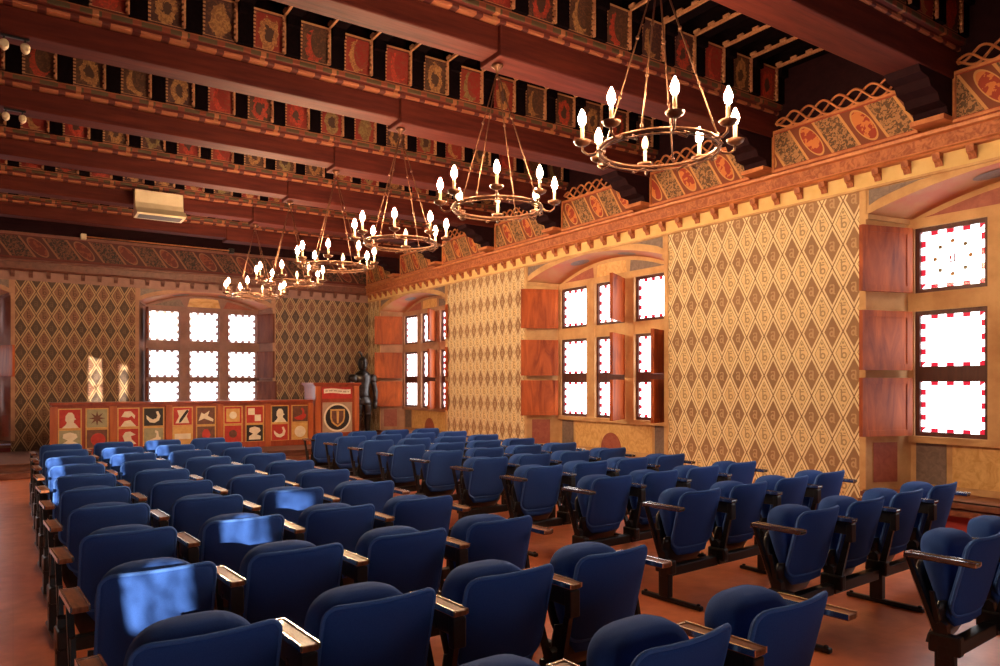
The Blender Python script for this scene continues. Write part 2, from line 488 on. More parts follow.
def bx2(bm, P, s0, s1, n0, n1, z0, z1):
    vs = [bm.verts.new(P(s, n, z)) for z in (z0, z1) for n in (n0, n1) for s in (s0, s1)]
    for f in ((0, 1, 3, 2), (4, 6, 7, 5), (0, 4, 5, 1), (2, 3, 7, 6), (0, 2, 6, 4), (1, 5, 7, 3)):
        bm.faces.new([vs[i] for i in f])

def niche(idx, P, c, label, stone, wood, pane, shutters, hw=HW, lw=LW, wallobj=None, disc=True, sm_='shutter', woff=0):
    c_w = c + woff
    """one window niche: returns window Empty-mesh with children. shutters: (col,row,hinge,dir angle)"""
    hwi = 1.5 * lw + MU + (.05 if not woff else .15)
    tot = 1.5 * lw + MU
    # -- niche lining : belongs to the wall
    bm = B()
    for sg in (-1, 1):
        quad(bm, P(c + sg * hw, 0, ZSEAT), P(c + sg * hwi, D, ZSEAT), P(c + sg * hwi, D, ZSI), P(c + sg * hw, 0, ZS))
    quad(bm, P(c - hwi, D, ZSEAT), P(c + hwi, D, ZSEAT), P(c + hwi, D, .98), P(c - hwi, D, .98))
    win = struct(obj('window_%d' % idx, bm, stone), label)
    bm = B()
    a, b = arc(hw, ZS, RISE), arc(hwi, ZSI, RISEI)
    sheet(bm, [[P(c + u, 0, z) for u, z in a], [P(c + u, D, z) for u, z in b]])
    obj('soffit', bm, 'soffit', win, True)
    # roundels and edging on soffit
    bm = B()
    for t in (.33, .67):
        i = int(t * 24); 
        (ua, za), (ub, zb) = a[i], b[i]
        (ua2, za2), (ub2, zb2) = a[i + 1], b[i + 1]
        m0 = (Vector(P(c + ua, 0, za)) + Vector(P(c + ub, D, zb))) / 2
        du = (Vector(P(c + ua2, 0, za2)) - Vector(P(c + ua, 0, za))).normalized()
        dn = (Vector(P(c + ub, D, zb)) - Vector(P(c + ua, 0, za))).normalized()
        nn = du.cross(dn).normalized()
        if nn.z > 0: nn = -nn
        vs = [bm.verts.new(m0 + nn * .008 + du * .19 * cos(2 * PI * k / 20) + dn * .11 * sin(2 * PI * k / 20)) for k in range(20)]
        bm.faces.new(vs)
    obj('soffit_roundels', bm, 'marble_g', win)
    # lunette: buff frame with three marble fields
    bm = B(); 
    poly = [(-hwi, 3.2)] + b + [(hwi, 3.2)]
    vs = [bm.verts.new(P(c + u, D, z)) for u, z in poly]; bm.faces.new(vs)
    obj('lunette', bm, stone, win)
    for (u0, u1, mm) in ((-hwi + .1, -.42, 'marble_g'), (-.36, .36, 'marble_y'), (.42, hwi - .1, 'marble_r')):
        bm = B(); pts = [(u0, 3.3), (u1, 3.3)]
        for u, z in reversed(b):
            if u0 < u < u1: pts.append((u, max(z - .06, 3.305)))
        vs = [bm.verts.new(P(c + u, D - .006, z)) for u, z in pts]; bm.faces.new(vs)
        obj('lunette_panel', bm, mm, win)
    # spandrel panels on the wall face
    for sg in (-1, 1):
        pts = [(sg * (hw - .03), 3.595), (sg * (hw - .03), ZS + .09)]
        for u, z in arc(hw, ZS + .1, RISE):
            if sg * u > .75 and sg * u < hw - .05: pts.append((u, min(z, 3.59)))
        pts2 = pts[:2] + sorted(pts[2:], key=lambda q: -sg * q[0])
        bm = B(); vs = [bm.verts.new(P(c + u, -.006, z)) for u, z in pts2]; bm.faces.new(vs)
        obj('spandrel_panel', bm, 'marble_g', win)
    # impost moulding along jamb top
    bm = B()
    for sg in (-1, 1):
        q = [P(c + sg * hw, -.02, ZS - .05), P(c + sg * (hwi), D, ZSI - .05), P(c + sg * hwi, D, ZSI), P(c + sg * hw, -.02, ZS)]
        off = Vector(P(-sg * .03, 0, 0)) - Vector(P(0, 0, 0))
        v1 = [bm.verts.new(Vector(p) + off) for p in q]; v2 = [bm.verts.new(p) for p in q]
        bm.faces.new(v1); bm.faces.new(v2)
        for i in range(4): bm.faces.new((v1[i], v1[(i + 1) % 4], v2[(i + 1) % 4], v2[i]))
    obj('impost', bm, stone, win)
    # dado panels under the sill
    flds = [(-hwi + .06, -hwi + .36, 'marble_g'), (-hwi + .42, hwi - .42, 'marble_y'), (hwi - .36, hwi - .06, 'marble_g')]
    for u0, u1, mm in flds:
        bm = B(); bx2(bm, P, c + u0, c + u1, D - .008, D, ZSEAT + .07, .93)
        obj('dado_panel', bm, mm, win)
    for sg in (-1, 1):
        bm = B()
        def J(t, z): 
            p = Vector(P(c + sg * (hw + (hwi - hw) * t), D * t, z)); return p + (Vector(P(-sg * .008, 0, 0)) - Vector(P(0, 0, 0)))
        bm.faces.new([bm.verts.new(J(t, z)) for t, z in ((.14, ZSEAT + .08), (.68, ZSEAT + .08), (.68, .93), (.14, .93))])
        obj('jamb_panel', bm, 'marble_r', win)
    if disc:
        bm = B(); vs = [bm.verts.new(P(c + .24 * cos(PI * k / 14), D - .014, ZSEAT + .08 + .26 * sin(PI * k / 14))) for k in range(15)]; bm.faces.new(vs)
        obj('roundel', bm, 'marble_r', win)
    # seat step
    bm = B()
    vs = [bm.verts.new(p) for p in (P(c - hw, -.1, ZSEAT), P(c + hw, -.1, ZSEAT), P(c + hw, 0, ZSEAT), P(c + hwi, D, ZSEAT), P(c - hwi, D, ZSEAT), P(c - hw, 0, ZSEAT))]
    bm.faces.new(vs)
    bx2(bm, P, c - hw, c + hw, -.12, 0, ZSEAT - .05, ZSEAT)
    bx2(bm, P, c - hw, c + hw, -.16, 0, ZSEAT - .12, ZSEAT - .07)
    obj('seat_ledge', bm, 'step_wood', win)
    bm = B(); bx2(bm, P, c - hw, c + hw, -.06, 0, 0, ZSEAT - .06)
    obj('ledge_riser', bm, 'red_paint', win)
    # stone cross bars
    bm = B()
    for sg in (-1, 1):
        bx2(bm, P, c_w + sg * tot, c + sg * (hwi + .02), D - .03, D + .2, .98, 3.3)
        bx2(bm, P, c_w + sg * (lw / 2), c_w + sg * (lw / 2 + MU), D - .05, D + .2, 1.0, 3.2)
    bx2(bm, P, c - hwi, c + hwi, D - .06, D + .2, .93, 1.0)
    bx2(bm, P, c - hwi, c + hwi, D - .04, D + .2, 2.32, 2.51)
    bx2(bm, P, c - hwi, c + hwi, D - .04, D + .2, 3.2, 3.3)
    obj('stone_mullions', bm, stone, win)
    for ci in (-1, 0, 1):
        sc0 = c_w + ci * (lw + MU)
        for ri, (z0, z1) in enumerate(ROWS):
            bm = B(); t = .045 if pane == 'pane' else .022
            bx2(bm, P, sc0 - lw / 2, sc0 - lw / 2 + t, D, D + .07, z0, z1); bx2(bm, P, sc0 + lw / 2 - t, sc0 + lw / 2, D, D + .07, z0, z1)
            bx2(bm, P, sc0 - lw / 2 + t, sc0 + lw / 2 - t, D, D + .07, z0, z0 + t); bx2(bm, P, sc0 - lw / 2 + t, sc0 + lw / 2 - t, D, D + .07, z1 - t, z1)
            if ri == 0: bx2(bm, P, sc0 - lw / 2, sc0 + lw / 2, D, D + .05, z1, ROWS[1][0])
            fr = obj('light_frame', bm, wood, win)
            bm = B(); uv = bm.loops.layers.uv.new('UVMap')
            cs_ = [(sc0 - lw / 2 + t, z0 + t), (sc0 + lw / 2 - t, z0 + t), (sc0 + lw / 2 - t, z1 - t), (sc0 - lw / 2 + t, z1 - t)]
            f = bm.faces.new([bm.verts.new(P(s, D + .035, z)) for s, z in cs_])
            for l, q in zip(f.loops, ((0, 0), (1, 0), (1, 1), (0, 1))): l[uv].uv = q
            obj('pane', bm, pane, fr)
    # shutters
    for ci, ri, hinge, ang in shutters:
        z0, z1 = ROWS[ri]; sc0 = c_w + ci * (lw + MU)
        sh = sc0 + hinge * (lw / 2 - .0); n0 = D - .07
        a = math.radians(ang); ds, dn = -hinge * cos(a), -sin(a)      # closed: towards the other jamb; opens into the room
        Wd = lw - .03
        def Q(u, d, z):
            return P(sh + ds * u - dn * d * hinge, n0 + dn * u + ds * d * hinge, z)
        bm = B()
        def bq(u0, u1, d0, d1, za, zb):
            vs = [bm.verts.new(Q(u, d, z)) for z in (za, zb) for d in (d0, d1) for u in (u0, u1)]
            for f in ((0, 1, 3, 2), (4, 6, 7, 5), (0, 4, 5, 1), (2, 3, 7, 6), (0, 2, 6, 4), (1, 5, 7, 3)): bm.faces.new([vs[i] for i in f])
        bq(.02, Wd, -.016, .016, z0 + .005, z1 - .005)
        s1 = obj('shutter', bm, sm_, win)
        bm = B()
        for d0, d1 in ((-.024, -.016), (.016, .024)):
            bq(.02, .09, d0, d1, z0 + .005, z1 - .005); bq(Wd - .07, Wd, d0, d1, z0 + .005, z1 - .005)
            bq(.09, Wd - .07, d0, d1, z0 + .005, z0 + .07); bq(.09, Wd - .07, d0, d1, z1 - .07, z1 - .005)
        obj('shutter_frame', bm, sm_ if sm_ != 'shutter' else 'shutter', s1)
    return win

PR = lambda s, n, z: (XR_ + n, s, z)
PB = lambda s, n, z: (s, YB + n, z)
PL = lambda s, n, z: (XLW - n, s, z)
NC = [2.62, 8.725, 14.85]
wall_with_niches('wall_right', PR, YF, YB + .5, NC, 'pattern_right', 'stone', [HW] * 3, 'golden wall painted all over with lettered diamonds and arched window niches')
open_l = [(1, r, 1, 113) for r in (0, 1, 2)]
mid_r = [(0, r, -1, 121) for r in (0, 1, 2)] + [(-1, r, -1, 116) for r in (0, 1)]
far_r = [(0, r, -1, 140) for r in (0, 1, 2)] + [(-1, r, -1, 134) for r in (0, 1, 2)]
niche(1, PR, NC[0], 'nearest arched mullioned window in the golden wall, red toothed panes and three open shutters', 'stone', 'wood_dark', 'pane', [(1, r, 1, 106) for r in (0, 1, 2)], woff=.10)
niche(2, PR, NC[1], 'middle arched window of the golden wall with shutters standing open', 'stone', 'wood_dark', 'pane', open_l + mid_r)
niche(3, PR, NC[2], 'farthest arched window of the golden wall, next to the room corner', 'stone_pink', 'wood_dark', 'pane', open_l + far_r)
BW = 3.66
BW2 = -1.45
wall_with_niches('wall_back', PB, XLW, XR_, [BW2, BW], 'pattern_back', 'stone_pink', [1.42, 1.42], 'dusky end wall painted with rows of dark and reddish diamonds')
bs = [(1, 0, 1, 118), (1, 1, 1, 112), (1, 2, 1, 112), (-1, 0, -1, 100), (-1, 1, -1, 100), (-1, 2, -1, 100)]
niche(4, PB, BW, 'six-light window in the end wall glowing white behind the painted desk', 'stone_dark', 'stone_dark', 'pane_back', bs, hw=1.42, lw=.65, disc=False, sm_='shutter_dark')
niche(5, PB, BW2, 'second end-wall window at the edge of the picture, only its shutters showing', 'stone_dark', 'stone_dark', 'pane_back', [(1, 0, 1, 75), (1, 1, 1, 118), (1, 2, 1, 75)], hw=1.42, lw=.65, disc=False, sm_='shutter')

# medallion in the top pane of the nearest window
w1 = bpy.data.objects['window_1']
for k in range(8):
    bm = B(); a = 2 * PI * k / 8
    cs0 = NC[0] + .1 + (LW + MU) + .17 * cos(a); cz = 2.855 + .17 * sin(a)
    vs = [bm.verts.new(PR(cs0 + .022 * cos(2 * PI * j / 10), D + .03, cz + .022 * sin(2 * PI * j / 10))) for j in range(10)]
    bm.faces.new(vs); obj('pane_medallion', bm, ['ochre', 'sage'][k % 2], w1)
bm = B(); 
for (a, b, cc, d) in ((-.03, .03, -.05, -.035), (-.03, -.014, -.05, .04), (.01, .03, -.02, .02)):
    bx2(bm, PR, NC[0] + .1 + LW + MU + a, NC[0] + .1 + LW + MU + b, D + .026, D + .03, 2.855 + cc, 2.855 + d)
obj('pane_emblem', bm, 'red', w1)

# left wall: plain plaster with three window openings (day and sun come through)
def open_wall(name, P, s0, s1, wins, label):
    bm = B(); e = [s0]
    for c in wins: e += [c - 1.265, c + 1.265]
    e.append(s1)
    for a, b in zip(e[::2], e[1::2]): bx2(bm, P, a, b, 0, .4, 0, ZTOP)
    for c in wins:
        bx2(bm, P, c - 1.265, c + 1.265, 0, .4, 0, 1.0); bx2(bm, P, c - 1.265, c + 1.265, 0, .4, 3.6, ZTOP)
    return struct(obj(name, bm, 'plain_wall'), label)
LWIN = [-4.2, .85, 8.2]
LOPEN = [{(0, 1)}, {(-1, 1), (0, 1), (1, 1)}, {(0, 2), (-1, 2)}]
open_wall('wall_left', PL, YF, YB + .5, LWIN, 'plain plaster wall along the outer aisle')
for i, c in enumerate(LWIN):
    bm = B(); rows = [(1.0, 1.62), (1.69, 2.32), (2.51, 3.6)]
    for sg in (-1, 1): bx2(bm, PL, c + sg * .355, c + sg * .555, .1, .3, 1.0, 3.6)
    bx2(bm, PL, c - 1.265, c + 1.265, .1, .3, 1.62, 1.69); bx2(bm, PL, c - 1.265, c + 1.265, .1, .3, 2.32, 2.51)
    w = struct(obj('window_%d' % (6 + i), bm, 'stone'), 'mullioned window of the outer aisle wall, %s' % ('near the entrance end', 'in the middle', 'near the dais')[i])
    for ci in (-1, 0, 1):
        for ri, (z0, z1) in enumerate(rows):
            a = c + ci * .91
            bm = B()
            if (ci, ri) in LOPEN[i]:
                quad(bm, PL(a - .355, .2, z0), PL(a + .355, .2, z0), PL(a + .355, .2, z1), PL(a - .355, .2, z1)); obj('pane', bm, 'sunpane', w)
            else:
                bx2(bm, PL, a - .355, a + .355, .12, .15, z0, z1); obj('shutter', bm, 'shutter_dark', w)  # closed boards added out of view to keep sun to chosen patches
# rear wall behind the viewpoint with two glowing windows added as fill light
bm = B(); P_ = lambda s, n, z: (s, YF - n, z)
e = [XLW, -2.6, .0, 2.6, 5.2, XR_ + .6]
for a, b in ((e[0], e[1]), (e[2], e[3]), (e[4], e[5])): bx2(bm, P_, a, b, 0, .4, 0, ZTOP)
for a, b in ((e[1], e[2]), (e[3], e[4])):
    bx2(bm, P_, a, b, 0, .4, 0, 1.0); bx2(bm, P_, a, b, 0, .4, 3.4, ZTOP)
struct(obj('wall_rear', bm, 'plain_wall'), 'plain plaster wall at the entrance end')
for i, (a, b) in enumerate(((e[1], e[2]), (e[3], e[4]))):
    bm = B(); m = (a + b) / 2
    bx2(bm, P_, m - .1, m + .1, .1, .3, 1, 3.4); bx2(bm, P_, a, b, .1, .3, 2.3, 2.45)
    w = struct(obj('window_%d' % (9 + i), bm, 'stone'), 'added glowing fill window of the entrance end wall, %s' % ('beside the outer aisle', 'beside the centre aisle')[i])
    bm = B(); uv = bm.loops.layers.uv.new('UVMap')
    f = bm.faces.new([bm.verts.new(P_(s, .2, z)) for s, z in ((a, 1), (b, 1), (b, 3.4), (a, 3.4))])
    for l, q in zip(f.loops, ((0, 0), (1, 0), (1, 1), (0, 1))): l[uv].uv = q
    obj('pane', bm, mat_pane('rear_fill_pane_%d' % i, (4.5, 1.6)[i], (.8, .85, .9), 4, False), w)

# ---- cornice, frieze, tracery
BEAMS = [3.36 + 1.97 * k for k in range(-4, 7)]
BWD = .27
def cornice(name, P, s0, s1, label, seg):
    bm = B()
    prof = [(0, 3.78), (-.10, 3.78), (-.125, 3.795), (-.10, 3.82), (-.10, 3.83)]
    def ext(pr):
        sheet(bm, [[P(s0, n, z) for n, z in pr], [P(s1, n, z) for n, z in pr]])
    ext(prof)
    ext([(-.11, 3.945), (-.16, 3.955), (-.165, 3.985), (-.13, 4.005), (0, 4.005)])
    t = struct(obj(name, bm, 'gilt' if seg else 'redbrown_moulding'), label)  # end-wall cornice takes darker materials throughout as painted shade
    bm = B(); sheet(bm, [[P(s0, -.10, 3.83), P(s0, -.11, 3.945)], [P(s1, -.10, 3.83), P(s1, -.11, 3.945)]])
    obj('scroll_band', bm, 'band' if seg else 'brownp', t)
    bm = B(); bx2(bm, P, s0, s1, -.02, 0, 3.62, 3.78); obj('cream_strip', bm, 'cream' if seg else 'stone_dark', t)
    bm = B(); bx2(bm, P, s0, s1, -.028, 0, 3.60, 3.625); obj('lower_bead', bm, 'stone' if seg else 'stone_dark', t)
    return t
tr = cornice('trim_1', PR, YF, YB, 'painted cornice along the golden wall with little brackets below and friezes above', True)
tb = cornice('trim_2', PB, XLW, XR_, 'painted cornice and slanting-leaf frieze along the end wall', False)
def bracket_mesh(P, s):
    bm = B()
    prism(bm, [(0, 3.66), (-.03, 3.66), (-.05, 3.70), (-.085, 3.72), (-.10, 3.78), (0, 3.78)], lambda u, v, d: P(d, u, v), s - .035, s + .035)
    return bm
s = 2.0; i = 0
pr_b = obj('bracket', bracket_mesh(PR, 0), 'band', tr)
while s < YB - .1:
    o = pr_b if i == 0 else pr_b.copy()
    if i: COL.objects.link(o)
    o.location = (0, s, 0); s += .3; i += 1
pb_b = obj('bracket', bracket_mesh(PB, 0), 'brownp', tb)
s = -1.2; i = 0
while s < XR_ - .1:
    o = pb_b if i == 0 else pb_b.copy()
    if i: COL.objects.link(o)
    o.location = (s, 0, 0); s += .3; i += 1
# frieze panels between the beam ends on the right wall
for k, yb in enumerate(BEAMS + [BEAMS[-1] + 1.97]):
    a = (BEAMS[k - 1] + BWD + .03) if k else YF + .1
    b = min(yb - .02, YB - .15)
    if b - a < .3: continue
    bm = B(); bx2(bm, PR, a, b, -.10, 0, 4.005, 4.5)
    fp = obj('frieze_panel', bm, 'frieze', tr)
    bm = B(); t = .028
    for q in ((a, a + t, 4.02, 4.5), (b - t, b, 4.02, 4.5), (a + t, b - t, 4.02, 4.02 + t), (a + t, b - t, 4.5 - t, 4.5)):
        bx2(bm, PR, q[0], q[1], -.118, -.10, q[2], q[3])
    obj('panel_moulding', bm, 'gilt', fp)
    bm = B(); bx2(bm, PR, a, b, -.03, 0, 4.5, ZTOP); obj('tracery_board', bm, 'beam_dark', tr)
    bm = B(); n = 80; L = b - a
    for ph in (0, 2 * PI / 3, 4 * PI / 3):
        pts = []
        for j in range(n + 1):
            u = j / n
            env = min(1, 8 * u * (1 - u) + .12)
            pts.append(PR(a + L * u, -.055 - .012 * cos(2 * PI * 3 * u * 1.0 + ph), 4.60 + .085 * env * sin(2 * PI * 3 * u + ph)))
        tube(bm, pts, .013, 6)
    obj('rope_tracery', bm, 'gilt', tr, True)
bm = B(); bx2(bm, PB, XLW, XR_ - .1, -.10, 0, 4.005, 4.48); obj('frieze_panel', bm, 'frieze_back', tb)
bm = B(); bx2(bm, PB, XLW, XR_ - .1, -.13, 0, 4.48, 4.53); obj('panel_moulding', bm, 'redbrown_moulding', tb)
bm = B(); bx2(bm, PB, XLW, XR_ - .05, -.05, 0, 4.53, ZTOP); obj('tracery_board', bm, 'beam_dark', tb)

# ---- beams
XS = 3.55
def beam(y, k):
    bm = B(); bx(bm, XLW, XR_, y, y + BWD, 4.48, 4.70, .012)
    b = struct(obj('ceiling_beam', bm, 'beam'), 'dark red-brown ceiling beam crossing the hall, %s from the end wall' % ('first second third fourth fifth sixth seventh eighth ninth tenth eleventh'.split()[10 - k]))
    bm = B(); bx(bm, XS, XR_, y - .035, y + BWD + .035, 4.43, 4.705, .012)
    obj('beam_sleeve', bm, 'beam', b)
    bm = B()
    pf = [(XR_, 4.08), (7.30, 4.08), (7.27, 4.16), (7.14, 4.18), (7.10, 4.25), (6.98, 4.28), (6.93, 4.35), (6.80, 4.37), (6.75, 4.44), (XR_, 4.44)]
    prism(bm, pf, lambda u, v, d: (u, d, v), y - .02, y + BWD + .02)
    obj('corbel', bm, 'beam_dark', b)
    bm = B(); bx(bm, 7.22, XR_, y - .02, y + BWD + .02, 4.035, 4.08); obj('corbel_sill', bm, 'gilt', b)
    bm = B(); bx(bm, XLW, XR_, y - .055, y + BWD + .055, 4.705, 4.75, .008); bx(bm, XLW, XR_, y - .10, y + BWD + .10, 4.752, 4.81, .008)
    obj('beam_moulding', bm, 'moulding', b)
    # painted panels facing the entrance, closing the bays
    bm = B(); quad(bm, (XLW, y - .085, 4.81), (XR_, y - .085, 4.81), (XR_, y - .122, 5.2), (XLW, y - .122, 5.2))
    obj('painted_panels', bm, 'cpanel', b)
    bm = B(); bx(bm, XLW, XR_, y + .0, y + BWD, 5.19, ZTOP); obj('bay_stop', bm, 'boards', b)
    return b
joist_me = None
for k, y in enumerate(BEAMS):
    b = beam(y, k)
    jl = 1.97 - BWD if k else 1.97
    x = JX0 - PJ * 17
    y0 = y - (1.97 - BWD) + .02 if k else y - 1.5
    j = 0
    while x < XR_:
        bm = B() if j == 0 else None
        if j == 0:
            bx(bm, 0, .15, y0 - .03, y, 5.2, ZTOP)
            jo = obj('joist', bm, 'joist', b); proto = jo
            bm = B(); bx(bm, 0, .15, y - .13, y + .02, 4.812, 5.2); bx(bm, .01, .14, y - .18, y - .13, 5.1, 5.2)
            jb = obj('joist_block', bm, 'joist', jo)
            bm = B(); bx(bm, -.02, .004, y0, y - .13, 5.192, 5.222); bx(bm, -.014, .002, y - .135, y - .11, 4.82, 5.2)
            for q in range(8): bx(bm, -.026, .0, y0 + .16 + q * .19, y0 + .23 + q * .19, 5.222, 5.25)
            for q in range(7): bx(bm, -.03, .0, y - .137, y - .112, 4.84 + q * .052, 4.866 + q * .052)
            bd = obj('bead', bm, 'bead', jo)
        else:
            jo = proto.copy(); COL.objects.link(jo)
            for pc in (bd, jb): c = pc.copy(); COL.objects.link(c); c.parent = jo
        jo.location.x = x; x += PJ; j += 1
# ceiling between last beam and the end wall is boarded the same way

# ---- dais
bm = B(); bx(bm, XLW, XR_, 14.55, YB, 0, .2, .01)
d = obj('floor_dais', bm, 'step_wood'); struct(d, 'low wooden dais along the end wall carrying the painted desk')
bm = B(); bx(bm, XLW, XR_, 14.50, YB, .2, .225, .008); obj('tread', bm, 'carpet', d)
bm = B(); bx(bm, XLW, XR_, 14.2, 14.55, 0, .1, .008); obj('lower_step', bm, 'step_wood', d)
ZD = .225
# ---- camera
cam = bpy.data.cameras.new('camera'); co = bpy.data.objects.new('camera', cam); COL.objects.link(co)
co.location = (0, 0, 1.55); co.rotation_euler = (PI / 2, 0, -.590)
cam.sensor_width = 36; cam.lens = 728 / 1000 * 36; cam.shift_y = (384 - 333) / 1000; cam.clip_start = .05
sc.camera = co

# ------------------------------------------------------------------ chandeliers
def chandelier_proto():
    root = empty('chandelier')
    # hangs from z=0 (beam) ; ring at z = -1.27
    zr = -1.29; rr = .40
    bm = B(); closed_tube(bm, [(rr * cos(2 * PI * k / 40), rr * sin(2 * PI * k / 40), zr) for k in range(40)], .013, 8)
    closed_tube(bm, [(rr * cos(2 * PI * k / 40), rr * sin(2 * PI * k / 40), zr - .028) for k in range(40)], .007, 6)
    obj('ring', bm, 'iron', root, True)
    bm = B(); lathe(bm, [(.012, 0), (.05, -.005), (.055, -.02), (.03, -.04), (.012, -.07), (.008, -.1), (.02, -.115), (.02, -.13), (.004, -.14)], seg=14)
    obj('ceiling_hook', bm, 'iron', root, True)
    for k in range(4):
        a = 2 * PI * k / 4 + .5
        bm = B(); tube(bm, [(.02 * cos(a), .02 * sin(a), -.12), (rr * cos(a), rr * sin(a), zr)], .006, 6)
        for t in (.33, .66, .97):
            p = Vector((.02 * cos(a), .02 * sin(a), -.12)).lerp(Vector((rr * cos(a), rr * sin(a), zr)), t)
            lathe(bm, [(.004, -.016), (.012, -.006), (.012, .006), (.004, .016)], p, 8)
        obj('suspension_rod', bm, 'iron', root, True)
    for k in range(8):
        a = 2 * PI * k / 8 + .17
        ca, sa = cos(a), sin(a)
        P = lambda r, z, t=0: (r * ca - t * sa, r * sa + t * ca, zr + z)
        bm = B()
        tube(bm, [P(rr, 0), P(rr + .03, -.03), P(rr + .075, -.035), P(rr + .11, -.01), P(rr + .115, .03)], .009, 6)
        # small scroll between the arms
        tube(bm, [P(rr, -.01, .02), P(rr - .03, -.03, .06), P(rr - .015, -.05, .1), P(rr + .015, -.035, .11), P(rr + .01, -.02, .085)], .006, 6)
        arm = obj('candle_arm', bm, 'iron', root, True)
        bm = B(); lathe(bm, [(.006, .022), (.03, .026), (.052, .04), (.06, .058), (.056, .06), (.045, .048), (.02, .045), (.016, .045)], P(rr + .115, 0), 16)
        obj('drip_pan', bm, 'iron', arm, True)
        bm = B(); lathe(bm, [(.013, .04), (.0135, .155), (.011, .16), (.006, .162)], P(rr + .115, 0), 12)
        obj('candle', bm, 'candle', arm, True)
        bm = B(); lathe(bm, [(.006, .16), (.019, .172), (.027, .194), (.026, .218), (.016, .246), (.004, .272)], P(rr + .115, 0), 12)
        obj('bulb', bm, 'bulb_off' if k == OFFK else 'bulb', arm, True)
    return root
OFFK = 1
cp = chandelier_proto(); kids(cp)
CHL = ['large iron candle chandelier nearest the camera, hanging before the golden wall',
       'iron candle chandelier second from the camera, hung at the joint of a beam',
       'iron candle chandelier third from the camera in the line down the hall',
       'iron candle chandelier fourth from the camera in the line down the hall',
       'iron candle chandelier fifth from the camera, last but one before the end wall',
       'smallest looking iron candle chandelier, farthest of the line, above the end window']
for k in range(6):
    c = cp if k == 0 else copy_tree(cp)
    yy = 3.36 + 1.97 * k + BWD / 2
    c.location = (3.63, yy, 4.43); c.rotation_euler = (0, 0, .0 + k * .02)
    tag(c, CHL[k], 'chandelier', 'iron candle chandeliers hung along the hall')

# ------------------------------------------------------------------ tip-up auditorium chairs
SP = .606
ARX = -SP / 2
def rrect(w, h, r, n=5, bot=None):
    pts = []
    for cx, cy, a0, rr in ((w / 2, h, 0, r), (-w / 2, h, 90, r), (-w / 2, 0, 180, bot or r), (w / 2, 0, 270, bot or r)):
        sx = -1 if cx > 0 else 1; sy = -1 if cy > 0 else 1
        for k in range(n + 1):
            a = math.radians(a0 + 90 * k / n)
            pts.append((cx + sx * rr + rr * cos(a), cy + sy * rr + rr * sin(a)))
    # densify straight runs
    out = []
    for i, p in enumerate(pts):
        q = pts[(i + 1) % len(pts)]; d = math.hypot(q[0] - p[0], q[1] - p[1]); m = max(1, int(d / .06))
        for t in range(m): out.append((p[0] + (q[0] - p[0]) * t / m, p[1] + (q[1] - p[1]) * t / m))
    return out
BACK_Z0, BACK_H = .36, .41
def back_map(u, v, d):     # u across, v up, d thickness (+ = towards the sitter, +y)
    y = .035 - .105 * (v / BACK_H) + .75 * u * u
    return (u, y + d, BACK_Z0 + v)
def arm_parts(root, x, case, leg, am):
    bm = B(); bx(bm, x - .033, x + .033, -.10, .225, .655, .678, .007)
    pad = obj('armrest', bm, am, root)
    bm = B(); bx(bm, x - .036, x - .028, -.10, .23, .662, .683); bx(bm, x + .028, x + .036, -.10, .23, .662, .683); bx(bm, x - .036, x + .036, .222, .232, .652, .681)
    obj('chrome_edge', bm, 'chrome', pad)
    if case:
        bm = B(); bx(bm, x - .022, x + .022, -.09, .12, .575, .655, .006); bx(bm, x - .03, x + .03, -.095, -.055, .53, .65, .006)
        tube(bm, [(x - .026, -.06, .60), (x + .036, -.06, .60)], .016, 8); tube(bm, [(x - .026, .05, .585), (x + .036, .05, .585)], .012, 8)
        obj('tablet_case', bm, 'plastic', pad)
    bm = B()
    prism(bm, [(.232, .655), (.212, .655), (.06, .27), (.086, .27)], lambda u, v, d: (d, u, v), x - .014, x + .014)
    s = obj('arm_strut', bm, 'steel', root)
    bm = B(); prism(bm, [(.239, .655), (.233, .655), (.093, .275), (.099, .275)], lambda u, v, d: (d, u, v), x - .008, x + .008)
    obj('chrome_strip', bm, 'chrome', s)
    bm = B()
    if case: prism(bm, [(-.05, .58), (-.08, .58), (-.01, .25), (.04, .25)], lambda u, v, d: (d, u, v), x - .012, x + .012)
    else: prism(bm, [(.12, .5), (.10, .5), (.05, .25), (.08, .25)], lambda u, v, d: (d, u, v), x - .01, x + .01)
    bx(bm, x - .03, x + .03, -.03, .12, .2, .3, .012)
    prism(bm, [(.03, .30), (.10, .30), (.085, .345), (.06, .36), (.035, .345)], lambda u, v, d: (d, u, v), x - .02, x + .02)
    obj('side_bracket', bm, 'steel', root)
    if leg:
        bm = B(); bx(bm, x - .028, x + .028, .0, .09, .03, .21, .008)
        post = obj('post', bm, 'steel', root)
        bm = B(); bx(bm, x - .022, x + .022, -.27, .26, 0, .032, .01)
        for yy in (-.24, .23): lathe(bm, [(.014, .030), (.014, .04), (.006, .044)], (x, yy, 0), 8)
        obj('foot', bm, 'steel', post)
